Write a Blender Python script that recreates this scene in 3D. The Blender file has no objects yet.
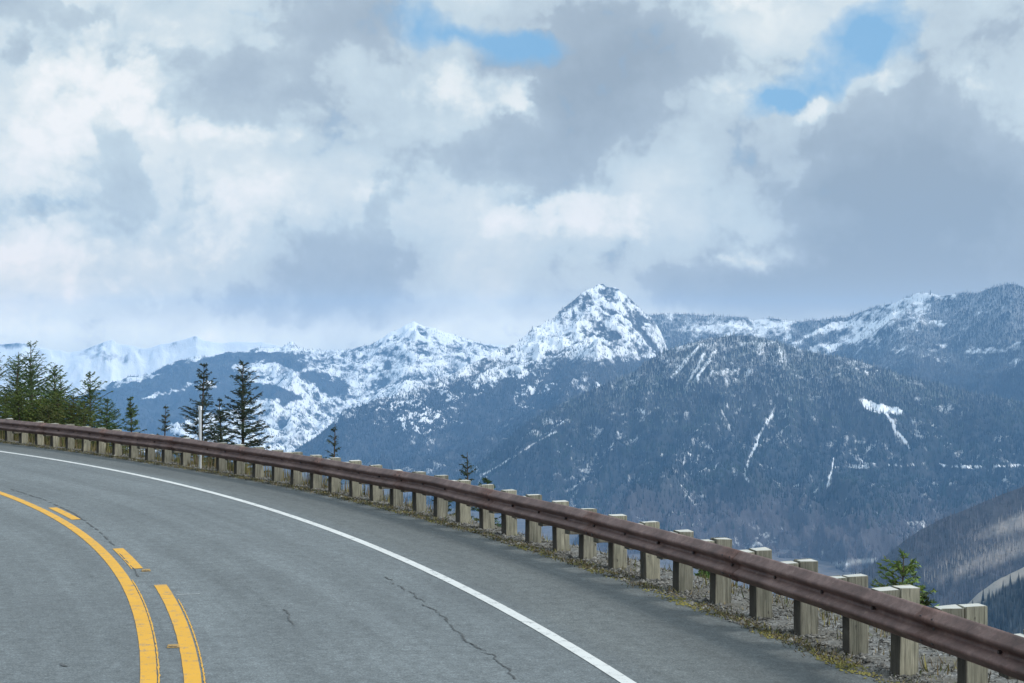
import bpy, math, random
import numpy as np
from mathutils import Vector, Matrix, noise as mnoise

F, Y0, EYE = 1550.0, 340.0, 2.8
rad = math.radians
rng = np.random.default_rng(11)
R = random.Random(5)
scene = bpy.context.scene
col = scene.collection

# ------------------------------------------------------------------ helpers
def link(name, me, mat=None, parent=None):
    o = bpy.data.objects.new(name, me)
    col.objects.link(o)
    if mat is not None and me is not None:
        me.materials.append(mat)
    if parent is not None:
        o.parent = parent
    return o

def tag(o, label=None, cat=None, group=None, kind=None):
    if label: o['label'] = label
    if cat: o['category'] = cat
    if group: o['group'] = group
    if kind: o['kind'] = kind
    return o

def empty(name, loc, rz=0.0):
    o = bpy.data.objects.new(name, None)
    col.objects.link(o)
    o.location = loc
    o.rotation_euler = (0, 0, rz)
    o.empty_display_size = 0.2
    return o

def np_mesh(name, verts, faces, smooth=False, attrs=None, uv=None):
    """verts (n,3) array, faces (m,k) array (k constant)"""
    me = bpy.data.meshes.new(name)
    verts = np.asarray(verts, np.float32); faces = np.asarray(faces, np.int32)
    n, (m, k) = len(verts), faces.shape
    me.vertices.add(n); me.vertices.foreach_set('co', verts.ravel())
    me.loops.add(m * k); me.loops.foreach_set('vertex_index', faces.ravel())
    me.polygons.add(m)
    me.polygons.foreach_set('loop_start', np.arange(0, m * k, k, dtype=np.int32))
    me.polygons.foreach_set('loop_total', np.full(m, k, np.int32))
    me.polygons.foreach_set('use_smooth', np.full(m, bool(smooth)))
    if attrs:
        for an, av in attrs.items():
            av = np.asarray(av, np.float32)
            if av.ndim == 1:
                a = me.attributes.new(an, 'FLOAT', 'POINT'); a.data.foreach_set('value', av)
            else:
                if av.shape[1] == 3: av = np.c_[av, np.ones(len(av), np.float32)]
                a = me.attributes.new(an, 'FLOAT_COLOR', 'POINT'); a.data.foreach_set('color', av.astype(np.float32).ravel())
    if uv is not None:
        l = me.uv_layers.new(name='UVMap')
        l.data.foreach_set('uv', np.asarray(uv, np.float32)[faces.ravel()].ravel())
    me.update(calc_edges=True)
    me.validate()
    return me

def grid_faces(nu, nv):
    i = np.arange(nu - 1)[:, None] * nv + np.arange(nv - 1)[None, :]
    i = i.ravel()
    return np.c_[i, i + nv, i + nv + 1, i + 1]

class MB:
    """collects boxes, tubes and faces into one mesh"""
    def __init__(s): s.v = []; s.f = []
    def add(s, v, f):
        b = len(s.v); s.v += [tuple(p) for p in v]; s.f += [tuple(i + b for i in q) for q in f]
    def box(s, x0, x1, y0, y1, z0, z1, M=None, ch=0.0):
        c = ch
        ring = [(x0 + c, y0), (x1 - c, y0), (x1, y0 + c), (x1, y1 - c), (x1 - c, y1), (x0 + c, y1), (x0, y1 - c), (x0, y0 + c)] if c else [(x0, y0), (x1, y0), (x1, y1), (x0, y1)]
        n = len(ring)
        cx, cy = (x0 + x1) / 2, (y0 + y1) / 2
        top = [(cx + (x - cx) * (1 - c / (x1 - x0) * 1.2), cy + (y - cy) * (1 - c / (y1 - y0) * 1.2), z1) for x, y in ring]
        v = [(x, y, z0) for x, y in ring] + [(x, y, z1 - c * .8) for x, y in ring] + top
        f = [tuple(range(n))[::-1]]
        for k in (0, n):
            f += [(k + i, k + (i + 1) % n, k + n + (i + 1) % n, k + n + i) for i in range(n)]
        f.append(tuple(range(2 * n, 3 * n)))
        if M is not None: v = [tuple(M @ Vector(p)) for p in v]
        s.add(v, f)
    def tube(s, pts, rads, n=6, cap=True):
        pts = [Vector(p) for p in pts]
        v = []; f = []
        for i, p in enumerate(pts):
            a = pts[max(0, i - 1)]; b = pts[min(len(pts) - 1, i + 1)]
            d = (b - a).normalized()
            u = d.cross(Vector((0, 0, 1)))
            if u.length < 1e-3: u = Vector((1, 0, 0))
            u.normalize(); w = d.cross(u)
            for k in range(n):
                t = 2 * math.pi * k / n
                v.append(p + (u * math.cos(t) + w * math.sin(t)) * rads[i])
        for i in range(len(pts) - 1):
            for k in range(n):
                f.append((i * n + k, i * n + (k + 1) % n, (i + 1) * n + (k + 1) % n, (i + 1) * n + k))
        if cap:
            f.append(tuple(range(n))); f.append(tuple(range((len(pts) - 1) * n, len(pts) * n)))
        s.add(v, f)
    def build(s, name, mat=None, parent=None, smooth=False):
        me = bpy.data.meshes.new(name)
        me.from_pydata(s.v, [], s.f)
        if smooth: me.polygons.foreach_set('use_smooth', [True] * len(me.polygons))
        me.update()
        return link(name, me, mat, parent)

# --- numpy gradient noise
PERM = rng.permutation(4096).astype(np.int64)
GA = rng.uniform(0, 2 * np.pi, 4096)
def _g(ix, iy):
    h = PERM[(PERM[ix & 4095] + iy) & 4095]
    return np.cos(GA[h]), np.sin(GA[h])
def pnoise(x, y):
    x0 = np.floor(x); y0 = np.floor(y)
    fx = x - x0; fy = y - y0
    ix = x0.astype(np.int64); iy = y0.astype(np.int64)
    u = fx * fx * fx * (fx * (fx * 6 - 15) + 10); v = fy * fy * fy * (fy * (fy * 6 - 15) + 10)
    def d(a, b, dx, dy):
        gx, gy = _g(a, b); return gx * dx + gy * dy
    n00 = d(ix, iy, fx, fy); n10 = d(ix + 1, iy, fx - 1, fy)
    n01 = d(ix, iy + 1, fx, fy - 1); n11 = d(ix + 1, iy + 1, fx - 1, fy - 1)
    return 1.5 * ((n00 * (1 - u) + n10 * u) * (1 - v) + (n01 * (1 - u) + n11 * u) * v)
def fbm(x, y, o=5, lac=2.03, g=0.5):
    s = 0; a = 1; t = 0
    for i in range(o):
        s = s + a * pnoise(x + 17.3 * i, y - 9.1 * i); t += a; a *= g; x = x * lac; y = y * lac
    return s / t
def ridged(x, y, o=6, lac=2.07, g=0.5):
    s = 0; a = 1; t = 0; w = 1
    for i in range(o):
        n = 1 - np.abs(pnoise(x + 31.7 * i, y + 5.3 * i)) * 1.3
        n = np.clip(n, 0, 1) ** 2
        s = s + a * n * w; t += a; w = np.clip(n * 1.6, 0, 1); a *= g; x = x * lac; y = y * lac
    return s / t
def sstep(a, b, x):
    t = np.clip((x - a) / (b - a), 0, 1); return t * t * (3 - 2 * t)
def blob(px, py, cx, cy, rx, ry, rot=0):
    c, s = math.cos(rad(rot)), math.sin(rad(rot))
    dx = (px - cx) * c + (py - cy) * s; dy = -(px - cx) * s + (py - cy) * c
    return np.exp(-(dx / rx) ** 2 - (dy / ry) ** 2)
def seg(px, py, pts):
    d = np.full(np.shape(px), 1e9)
    for (ax, ay), (bx, by) in zip(pts[:-1], pts[1:]):
        L = (bx - ax) ** 2 + (by - ay) ** 2
        t = np.clip(((px - ax) * (bx - ax) + (py - ay) * (by - ay)) / L, 0, 1)
        d = np.minimum(d, np.hypot(px - ax - t * (bx - ax), py - ay - t * (by - ay)))
    return d

# ------------------------------------------------------------------ materials
def new_mat(name):
    m = bpy.data.materials.new(name); m.use_nodes = True
    nt = m.node_tree; nt.nodes.clear()
    out = nt.nodes.new('ShaderNodeOutputMaterial')
    b = nt.nodes.new('ShaderNodeBsdfPrincipled')
    nt.links.new(b.outputs[0], out.inputs[0])
    return m, nt, b
def N(nt, t, **kw):
    n = nt.nodes.new(t)
    for k, v in kw.items():
        if k.startswith('i_'):
            n.inputs[k[2:].replace('_', ' ')].default_value = v
        elif k.startswith('n_'):
            n.inputs[int(k[2:])].default_value = v
        else: setattr(n, k, v)
    return n
def ramp(nt, fac, stops, interp='LINEAR'):
    r = nt.nodes.new('ShaderNodeValToRGB'); r.color_ramp.interpolation = interp
    e = r.color_ramp.elements
    while len(e) < len(stops): e.new(0.5)
    for i, (p, c) in enumerate(stops):
        e[i].position = p; e[i].color = (c[0], c[1], c[2], 1) if not isinstance(c, (int, float)) else (c, c, c, 1)
    nt.links.new(fac, r.inputs[0]); return r.outputs[0]
def noise(nt, vec, scale, detail=5, rough=.55, dist=0.0):
    n = N(nt, 'ShaderNodeTexNoise'); n.inputs['Scale'].default_value = scale
    n.inputs['Detail'].default_value = detail; n.inputs['Roughness'].default_value = rough
    n.inputs['Distortion'].default_value = dist
    if vec is not None: nt.links.new(vec, n.inputs['Vector'])
    return n.outputs[0]
def mapping(nt, vec, scale=(1, 1, 1)):
    m = nt.nodes.new('ShaderNodeMapping'); m.inputs['Scale'].default_value = scale
    nt.links.new(vec, m.inputs['Vector']); return m.outputs[0]
def mix(nt, fac, a, b, mode='MIX'):
    m = nt.nodes.new('ShaderNodeMix'); m.data_type = 'RGBA'; m.blend_type = mode
    for s, v in ((m.inputs[0], fac), (m.inputs[6], a), (m.inputs[7], b)):
        if hasattr(v, 'is_output'): nt.links.new(v, s)
        elif isinstance(v, (int, float)) : s.default_value = v
        else: s.default_value = (v[0], v[1], v[2], 1)
    return m.outputs[2]
def math_(nt, op, a, b=0.0, c=0.0, clamp=False):
    m = nt.nodes.new('ShaderNodeMath'); m.operation = op; m.use_clamp = clamp
    for i, v in enumerate((a, b, c)):
        if hasattr(v, 'is_output'): nt.links.new(v, m.inputs[i])
        else: m.inputs[i].default_value = v
    return m.outputs[0]
def bump(nt, h, bsdf, strength=.3, dist=.01):
    b = nt.nodes.new('ShaderNodeBump'); b.inputs['Strength'].default_value = strength
    b.inputs['Distance'].default_value = dist
    nt.links.new(h, b.inputs['Height']); nt.links.new(b.outputs[0], bsdf.inputs['Normal'])
def objco(nt): return nt.nodes.new('ShaderNodeTexCoord').outputs['Object']
def uvco(nt): return nt.nodes.new('ShaderNodeTexCoord').outputs['UV']
def geopos(nt): return nt.nodes.new('ShaderNodeNewGeometry').outputs['Position']

def mat_asphalt():
    m, nt, b = new_mat('asphalt')
    p = geopos(nt); uv = uvco(nt)
    fine = noise(nt, p, 48, 5, .85)
    grit = noise(nt, p, 16, 5, .75)
    blot = noise(nt, p, .5, 5, .6)
    streak = noise(nt, mapping(nt, uv, (.06, 1.6, 1)), 1.0, 5, .6)
    strk2 = noise(nt, mapping(nt, uv, (.35, 9, 1)), 1.0, 4, .6)
    c = ramp(nt, fine, [(.28, (.044, .052, .056)), (.5, (.118, .135, .143)), (.72, (.28, .305, .315))])
    c = mix(nt, .75, c, ramp(nt, grit, [(.3, .62), (.7, 1.38)]), 'MULTIPLY')
    c = mix(nt, .8, c, ramp(nt, blot, [(.3, .84), (.7, 1.14)]), 'MULTIPLY')
    c = mix(nt, .85, c, ramp(nt, streak, [(.32, .80), (.68, 1.16)]), 'MULTIPLY')
    c = mix(nt, .5, c, ramp(nt, strk2, [(.3, .85), (.7, 1.15)]), 'MULTIPLY')
    med = noise(nt, p, 5.5, 6, .8)
    c = mix(nt, .9, c, ramp(nt, med, [(.34, .74), (.5, 1.0), (.66, 1.24)]), 'MULTIPLY')
    sv = nt.nodes.new('ShaderNodeSeparateXYZ'); nt.links.new(uv, sv.inputs[0])
    wv = math_(nt, 'ADD', sv.outputs[1], math_(nt, 'MULTIPLY', blot, .5))
    tr = math_(nt, 'COSINE', math_(nt, 'MULTIPLY', math_(nt, 'SUBTRACT', wv, 9.0), 3.5))
    c = mix(nt, 1.0, c, ramp(nt, math_(nt, 'MULTIPLY_ADD', tr, .5, .5), [(0.0, .93), (1.0, 1.06)]), 'MULTIPLY')
    # paved shoulder beyond the edge line: a different, darker, browner mix
    sh = N(nt, 'ShaderNodeAttribute', attribute_name='shoulder').outputs['Fac']
    c = mix(nt, sh, c, mix(nt, 1.0, c, (.80, .78, .75), 'MULTIPLY'))
    nt.links.new(c, b.inputs['Base Color'])
    rr = ramp(nt, blot, [(.3, .62), (.7, .8)]); nt.links.new(rr, b.inputs['Roughness'])
    b.inputs['Specular IOR Level'].default_value = .35
    bump(nt, fine, b, .5, .008)
    return m

def mat_paint(name, base, worn):
    m, nt, b = new_mat(name)
    p = geopos(nt)
    n1 = noise(nt, p, 7, 6, .72); n2 = noise(nt, p, 80, 3, .7); n3 = noise(nt, p, 1.3, 3, .6)
    c = mix(nt, ramp(nt, n3, [(.35, 0.0), (.7, .5)]), base, tuple(x * .82 for x in base))
    f = math_(nt, 'ADD', math_(nt, 'MULTIPLY', n1, .65), math_(nt, 'MULTIPLY', n2, .35))
    c = mix(nt, ramp(nt, f, [(.53, 0.0), (.62, worn)]), c, (.13, .14, .15))
    nt.links.new(c, b.inputs['Base Color']); b.inputs['Roughness'].default_value = .6
    bump(nt, n2, b, .3, .004)
    return m

def mat_rust():
    m, nt, b = new_mat('weathered_steel')
    p = geopos(nt)
    n1 = noise(nt, p, 3.0, 6, .65); n2 = noise(nt, p, 40, 5, .7)
    dr = noise(nt, mapping(nt, p, (14, 14, 1.2)), 1.0, 5, .6)
    c = ramp(nt, n1, [(.3, (.078, .040, .033)), (.5, (.145, .080, .068)), (.7, (.235, .148, .128))])
    c = mix(nt, .7, c, ramp(nt, n2, [(.3, .72), (.7, 1.25)]), 'MULTIPLY')
    c = mix(nt, .4, c, ramp(nt, dr, [(.35, .6), (.62, 1.2)]), 'MULTIPLY')
    c = mix(nt, ramp(nt, noise(nt, p, 9, 6, .75), [(.60, 0.0), (.68, .55)]), c, (.30, .215, .17))
    nt.links.new(c, b.inputs['Base Color'])
    b.inputs['Roughness'].default_value = .52
    b.inputs['Metallic'].default_value = .15
    bump(nt, n2, b, .25, .004)
    return m

def mat_wood():
    m, nt, b = new_mat('weathered_post_wood')
    o = objco(nt)
    info = nt.nodes.new('ShaderNodeObjectInfo').outputs['Random']
    off = nt.nodes.new('ShaderNodeVectorMath'); off.operation = 'ADD'
    comb = nt.nodes.new('ShaderNodeCombineXYZ')
    nt.links.new(math_(nt, 'MULTIPLY', info, 37.0), comb.inputs[0]); nt.links.new(math_(nt, 'MULTIPLY', info, 91.0), comb.inputs[2])
    nt.links.new(o, off.inputs[0]); nt.links.new(comb.outputs[0], off.inputs[1]); o = off.outputs[0]
    g = noise(nt, mapping(nt, o, (60, 60, 2.2)), 1.0, 6, .7, .6)
    bl = noise(nt, mapping(nt, o, (9, 9, 3)), 1.0, 5, .65)
    kn = noise(nt, mapping(nt, o, (14, 14, 9)), 1.0, 2, .5)
    c = ramp(nt, g, [(.28, (.058, .056, .048)), (.46, (.200, .196, .168)), (.7, (.36, .355, .31))])
    c = mix(nt, .75, c, ramp(nt, bl, [(.3, (.50, .52, .46)), (.7, (1.25, 1.22, 1.15))]), 'MULTIPLY')
    c = mix(nt, ramp(nt, kn, [(.66, 0.0), (.72, .8)]), c, (.05, .045, .04))
    tone = ramp(nt, info, [(0.0, (.66, .66, .64)), (1.0, (1.12, 1.10, 1.02))])
    c = mix(nt, 1.0, c, tone, 'MULTIPLY')
    geo = nt.nodes.new('ShaderNodeNewGeometry'); sp = nt.nodes.new('ShaderNodeSeparateXYZ')
    nt.links.new(geo.outputs['Normal'], sp.inputs[0])
    up = ramp(nt, sp.outputs[2], [(.8, 0.0), (.95, .75)])
    c = mix(nt, up, c, (.56, .56, .53))        # paler end grain on the tops
    # shade on the road face below the rail, painted into the timber colour
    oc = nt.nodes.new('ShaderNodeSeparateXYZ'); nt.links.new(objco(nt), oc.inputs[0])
    face_shade = ramp(nt, math_(nt, 'ADD', oc.outputs[0], math_(nt, 'MULTIPLY', math_(nt, 'SUBTRACT', bl, .5), .03)), [(.008, .85), (.022, 0.0)])
    face_shade = math_(nt, 'MULTIPLY', face_shade, ramp(nt, math_(nt, 'MULTIPLY', oc.outputs[2], -1.0), [(.22, 0.0), (.30, 1.0)]))
    c = mix(nt, face_shade, c, (.045, .038, .032))
    nt.links.new(c, b.inputs['Base Color']); b.inputs['Roughness'].default_value = .85
    bump(nt, g, b, .7, .006)
    return m

def mat_simple(name, c, rough=.7, var=.25, scale=8, metal=0):
    m, nt, b = new_mat(name)
    n = noise(nt, objco(nt), scale, 5, .6)
    cc = mix(nt, 1.0, c, ramp(nt, n, [(.3, 1 - var), (.7, 1 + var)]), 'MULTIPLY')
    nt.links.new(cc, b.inputs['Base Color']); b.inputs['Roughness'].default_value = rough
    b.inputs['Metallic'].default_value = metal
    return m

def mat_attr(name, rough=.85, trans=0.0):
    m, nt, b = new_mat(name)
    a = N(nt, 'ShaderNodeAttribute', attribute_name='tint').outputs['Color']
    nt.links.new(a, b.inputs['Base Color']); b.inputs['Roughness'].default_value = rough
    b.inputs['Specular IOR Level'].default_value = .2
    return m

def mat_terrain(name, fs, thr=.18, rock=((.030, .034, .040), (.12, .12, .125))):
    """snow (attribute) broken by fine procedural speckle over forest floor, rock and brush"""
    m, nt, b = new_mat(name)
    p = geopos(nt)
    sn = N(nt, 'ShaderNodeAttribute', attribute_name='snow').outputs['Fac']
    ti = N(nt, 'ShaderNodeAttribute', attribute_name='tint').outputs['Color']
    n1 = noise(nt, mapping(nt, p, (fs, fs, fs * .45)), 1.0, 6, .72)
    n2 = noise(nt, mapping(nt, p, (fs * .25, fs * .25, fs * .2)), 1.0, 5, .65)
    f = math_(nt, 'ADD', math_(nt, 'MULTIPLY', n1, .7), math_(nt, 'MULTIPLY', n2, .5))      # ~0.6 mean
    s = math_(nt, 'ADD', sn, math_(nt, 'MULTIPLY', math_(nt, 'SUBTRACT', f, .6), 2.6))
    fac = ramp(nt, s, [(.5 - thr, 0.0), (.5 + thr, 1.0)])
    r = ramp(nt, n1, [(.3, rock[0]), (.7, rock[1])])
    g = mix(nt, .5, r, ti)
    snowc = ramp(nt, n2, [(.3, (.78, .80, .84)), (.7, (.90, .91, .92))])
    c = mix(nt, fac, g, snowc)
    nt.links.new(c, b.inputs['Base Color']); b.inputs['Roughness'].default_value = .9
    b.inputs['Specular IOR Level'].default_value = .1
    bump(nt, n1, b, .8, 14 * .012 / fs)
    return m

M_ASPH = mat_asphalt()
M_WHITE = mat_paint('white_road_paint', (.60, .61, .60), .8)
M_YEL = mat_paint('yellow_road_paint', (.66, .335, .005), .8)
M_RUST = mat_rust()
M_WOOD = mat_wood()
M_TAR = mat_simple('dark_tar', (.066, .071, .073), .7)
M_BOLT = mat_simple('bolt_steel', (.06, .045, .045), .5, metal=.4)
M_MARK = mat_simple('delineator_plastic', (.80, .81, .82), .45, .06)
M_REFL = mat_simple('reflector', (.75, .76, .78), .25, .1)
M_RPM = mat_simple('marker_plastic', (.30, .19, .06), .5, .4, 40)
M_FOL = mat_attr('needles', .7)
M_BARK = mat_simple('bark', (.07, .052, .04), .9, .4, 25)
M_STUFF = mat_attr('ground_cover', .9)
M_FOREST = mat_attr('far_forest', .95)

# ------------------------------------------------------------------ road geometry (circles fitted on the ground plane)
PC, PR = Vector((-63.25, -5.985)), 69.135       # post line
WC, WR = Vector((-63.984, -4.721)), 67.216      # edge line
YC, YR = Vector((-54.287, .901)), 52.647        # centre line
def dpost(thd):
    return np.interp(thd, [-90, 30, 33, 38, 41.5, 43.8, 45, 48, 120], [0, 0, -.08, -.13, 0, .11, .25, .4, .4])
def pp(thd, off=0.0, z=0.0):
    r = PR + float(dpost(thd)) + off; a = rad(thd)
    return Vector((PC.x + r * math.cos(a), PC.y + r * math.sin(a), z))
def circ(C, r, thd, z=0.0):
    return Vector((C.x + r * math.cos(rad(thd)), C.y + r * math.sin(rad(thd)), z))

VT, VE = [0, 16, 18.5, 21, 24, 60], [1.5, 1.3, 1.0, .6, .35, .35]      # gravel verge width behind the posts
# ground: road bench, gravel verge, then the mountainside falling away; inner side climbs
def ground():
    th = np.concatenate([np.linspace(-50, 5, 60), np.linspace(5.25, 50, 300), np.linspace(50.5, 130, 80)])
    off = np.concatenate([-np.geomspace(45, 15, 22), np.linspace(-14.6, -.8, 16), np.linspace(-.6, 3.2, 34), np.geomspace(3.4, 1500, 90)])
    T, O = np.meshgrid(th, off, indexing='ij')
    r = PR + dpost(T) + O
    X = PC.x + r * np.cos(np.radians(T)); Y = PC.y + r * np.sin(np.radians(T))
    z = np.full(X.shape, -.06)
    edge = np.interp(T, VT, VE) + .25 * fbm(X * .35, Y * .35, 3)
    d = np.maximum(O - edge, 0)
    z = z - d * .62 - .25 * d * sstep(0, 3, d)*0 + np.where(d > 0, fbm(X * .3, Y * .3, 4) * np.minimum(d * .25, 1.2), 0)
    z = z + np.where(d > 0, fbm(X * .02, Y * .02, 4) * np.minimum(d * .15, 30), 0)
    z = np.where(O > -.25, z + .045 * fbm(X * 4, Y * 4, 4) * sstep(-.25, .2, O) + .055 * sstep(-.3, .1, O), z)
    inn = np.maximum(-O - 14.8, 0)
    z = z + inn * .75 + fbm(X * .15, Y * .15, 4) * np.minimum(inn * .3, 2)
    z = np.maximum(z, -735)
    me = np_mesh('ground', np.c_[X.ravel(), Y.ravel(), z.ravel()], grid_faces(*X.shape)[:, ::-1], True)
    m, nt, b = new_mat('gravel_ground')
    p = geopos(nt)
    n1 = noise(nt, p, 26, 5, .75); n2 = noise(nt, p, 1.6, 5, .6)
    v = N(nt, 'ShaderNodeTexVoronoi', i_Scale=30.0); nt.links.new(p, v.inputs['Vector'])
    stone = ramp(nt, v.outputs['Color'], [(.1, (.08, .082, .08)), (.6, (.16, .16, .155)), (.95, (.32, .32, .31))])
    soil = ramp(nt, n1, [(.3, (.05, .045, .035)), (.7, (.16, .145, .115))])
    c = mix(nt, ramp(nt, n2, [(.42, 0.0), (.6, .8)]), stone, soil)
    nt.links.new(c, b.inputs['Base Color']); b.inputs['Roughness'].default_value = .95
    bump(nt, n1, b, .8, .02)
    tag(link('ground', me, m), 'gravel verge and mountainside below the road', kind='structure')
ground()

def sheet(name, mat, fin, fout, th, nr, z, zc=0.0, shoulder=None):
    """ring sector between two radial functions giving points"""
    V = []; UV = []; S = []
    s = 0; prev = None
    for t in th:
        a, b_ = fin(t), fout(t)
        if prev is not None: s += (b_ - prev).length
        prev = b_
        for k in range(nr):
            u = k / (nr - 1); p = a.lerp(b_, u)
            V.append((p.x, p.y, z)); UV.append((s, (b_ - a).length * u))
            S.append(shoulder(p) if shoulder else 0)
    me = np_mesh(name, V, grid_faces(len(th), nr)[:, ::-1], False, {'shoulder': S} if shoulder else None, UV)
    return link(name, me, mat)

def sh_fn(p):
    d = (Vector((p.x, p.y)) - WC).length - WR
    return float(sstep(.05, .35, d))
def asph_out(t):
    j = .07 * mnoise.noise(Vector((t * 2.1, 0, 0))) + .05 * mnoise.noise(Vector((t * 9, 3, 0)))
    return pp(t, -.24 + j)
road = sheet('road', M_ASPH, lambda t: pp(t, -14.2), asph_out, np.linspace(-45, 110, 1500), 60, 0.0, shoulder=sh_fn)
tag(road, 'grey asphalt mountain road curving left', kind='structure')

def line(name, mat, C, r, w, t0, t1, z=.005, n=400, jit=.004):
    V = []; F_ = []
    for i, t in enumerate(np.linspace(t0, t1, n)):
        for s in (-1, 1):
            j = jit * mnoise.noise(Vector((t * 14, s * 9, 1)))
            p = circ(C, r + s * (w / 2 + j), t, z); V.append(tuple(p))
    me = np_mesh(name, V, grid_faces(n, 2)[:, ::-1])
    return tag(link(name, me, mat), kind='structure')
line('edge_line', M_WHITE, WC, WR, .125, -30, 100, n=1200)
line('centre_line', M_YEL, YC, YR - .0, .135, -25, 100, n=1200)
line('centre_line', M_YEL, YC, YR + .085, .014, -25, 19, n=500, jit=.012)     # ghost edge of an older line
def yth(px, py):
    d = py - Y0; x = (px - 512) * EYE / d; y = F * EYE / d
    return math.degrees(math.atan2(y - YC.y, x - YC.x)), math.hypot(x - YC.x, y - YC.y)
for (a, b_) in (((163, 585), (199, 679)), ((113, 549), (134, 569)), ((49, 508), (71, 520))):
    ta, ra = yth(*a); tb, rb = yth(*b_)
    r_ = (ra + rb) / 2
    if a[0] == 163: tb = tb - 4; r_ = YR + .355
    else: r_ = YR + .235
    line('centre_dash', M_YEL, YC, r_, .14, tb, ta, n=80)
line('centre_dash', M_YEL, YC, YR + .45, .012, yth(199, 679)[0] - 4, yth(172, 600)[0], n=150, jit=.012)

# cracks and tar snakes in the surface
def gp(px, py, z=.006):
    d = py - Y0; return Vector(((px - 512) * EYE / d, F * EYE / d, z))
def crack(name, pts, w, mat, seed, jag=.03, gaps=.25):
    rr = random.Random(seed); P = [gp(*p) for p in pts]; Q = []
    for a, b_ in zip(P[:-1], P[1:]):
        n = max(3, int((b_ - a).length / .045))
        for i in range(n): Q.append(a.lerp(b_, i / n))
    Q = [q + Vector((jag * 2.2 * mnoise.noise(Vector((i * .12, seed, 0))) + rr.uniform(-jag, jag) * .5, rr.uniform(-jag, jag), 0)) for i, q in enumerate(Q)]
    mb = MB()
    for i in range(len(Q) - 1):
        if mnoise.noise(Vector((i * .21, seed * 3.1, 7))) < -gaps: continue
        d = (Q[i + 1] - Q[i]).normalized(); nrm = Vector((-d.y, d.x, 0))
        w0 = w * (.5 + abs(mnoise.noise(Vector((i * .3, seed, 5)))) * 1.6); w1 = w * (.5 + abs(mnoise.noise(Vector(((i + 1) * .3, seed, 5)))) * 1.6)
        mb.add([Q[i] - nrm * w0 / 2, Q[i] + nrm * w0 / 2, Q[i + 1] + nrm * w1 / 2, Q[i + 1] - nrm * w1 / 2], [(3, 2, 1, 0)])
    return tag(mb.build(name, mat), kind='structure')
crack('road_crack', [(385, 577), (405, 590), (425, 604), (444, 617), (452, 628), (466, 640), (487, 654), (500, 664), (520, 680)], .016, M_TAR, 3, .035, .30)
crack('road_crack', [(466, 640), (478, 648), (498, 655)], .014, M_TAR, 8, .03, .2)
crack('road_crack', [(284, 609), (289, 615), (292, 626)], .018, M_TAR, 4, .02, .6)
crack('tar_mark', [(10, 489), (45, 500), (75, 514), (100, 532), (114, 546)], .03, M_TAR, 6, .012, .2)
crack('tar_mark', [(118, 552), (136, 572), (139, 577)], .02, M_TAR, 7, .01, .3)
crack('paint_scratch', [(176, 595), (205, 594)], .02, M_WHITE, 9, .004, .9)
crack('tar_mark', [(60, 664), (67, 668)], .03, M_TAR, 12, .02, .9)

# ------------------------------------------------------------------ raised pavement markers
def rpm(px, py, rz, label):
    p = gp(px, py, 0)
    r = empty('pavement_marker', (p.x, p.y, .004), rz)
    mb = MB(); w, l, h = .055, .05, .02
    mb.add([(-w, -l, 0), (w, -l, 0), (w, l, 0), (-w, l, 0), (-w * .8, -l * .35, h), (w * .8, -l * .35, h), (w * .8, l * .35, h), (-w * .8, l * .35, h)],
           [(3, 2, 1, 0), (4, 5, 6, 7), (0, 1, 5, 4), (1, 2, 6, 5), (2, 3, 7, 6), (3, 0, 4, 7)])
    mb.build('base', M_RPM, r)
    lb = MB(); lb.box(-w * .7, w * .7, -l * .80, -l * .70, .004, .012); lb.build('lens', M_TAR, r)
    tag(r, label, 'road marker', 'raised markers between the yellow lines')
rpm(173, 647, .2, 'low amber road marker between the two yellow lines near the bottom edge')
rpm(146, 571, .3, 'low dark road marker beside the end of the second yellow dash')

# ------------------------------------------------------------------ guardrail
px_posts = [4, 21, 37, 51.5, 66, 81.5, 97, 113, 130, 146, 162.5, 180.6, 199, 217, 234.7, 254, 273, 293, 311, 328, 348, 369, 391, 415, 438, 460, 479, 501.5, 525.6, 552.5, 579, 609, 641, 676, 713, 753, 797, 846, 895, 957]
def th_of(px):
    t = (px - 512) / F; lo, hi = -10.0, 60.0
    for _ in range(50):
        m_ = (lo + hi) / 2; p = pp(m_)
        if p.x / p.y > t: lo = m_
        else: hi = m_
    return lo
raw = np.array([th_of(x) for x in px_posts]); idx = np.arange(len(raw))
sm = np.polyval(np.polyfit(idx, raw, 5), idx) * .6 + raw * .4
step = sm[1] - sm[0]
ths = [sm[0] - step * k for k in range(5, 0, -1)] + list(sm)
st2 = (sm[-1] - sm[-4]) / 3
ths += [sm[-1] + st2 * k for k in range(1, 5)]
skip = 5 + 12
rail = empty('guardrail', tuple(pp(20, -.24, 0)))
tag(rail, 'brown weathered steel W-beam guardrail on grey timber posts along the outer edge of the bend', 'guardrail')
inv = Matrix.Translation(-rail.location)
prof = [(-.0, .0), (.018, .012), (.030, .035), (.075, .062), (.082, .078), (.077, .098), (.010, .134), (.000, .155), (.010, .176), (.077, .212), (.082, .232), (.075, .248), (.030, .275), (.018, .298), (0, .310)]
RT, RB = .715, .405
def sink(t): return float(np.interp(t, [0, 16, 23.5, 26, 28, 34, 60], [0, 0, -.045, -.028, -.058, -.075, -.075]))
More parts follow.
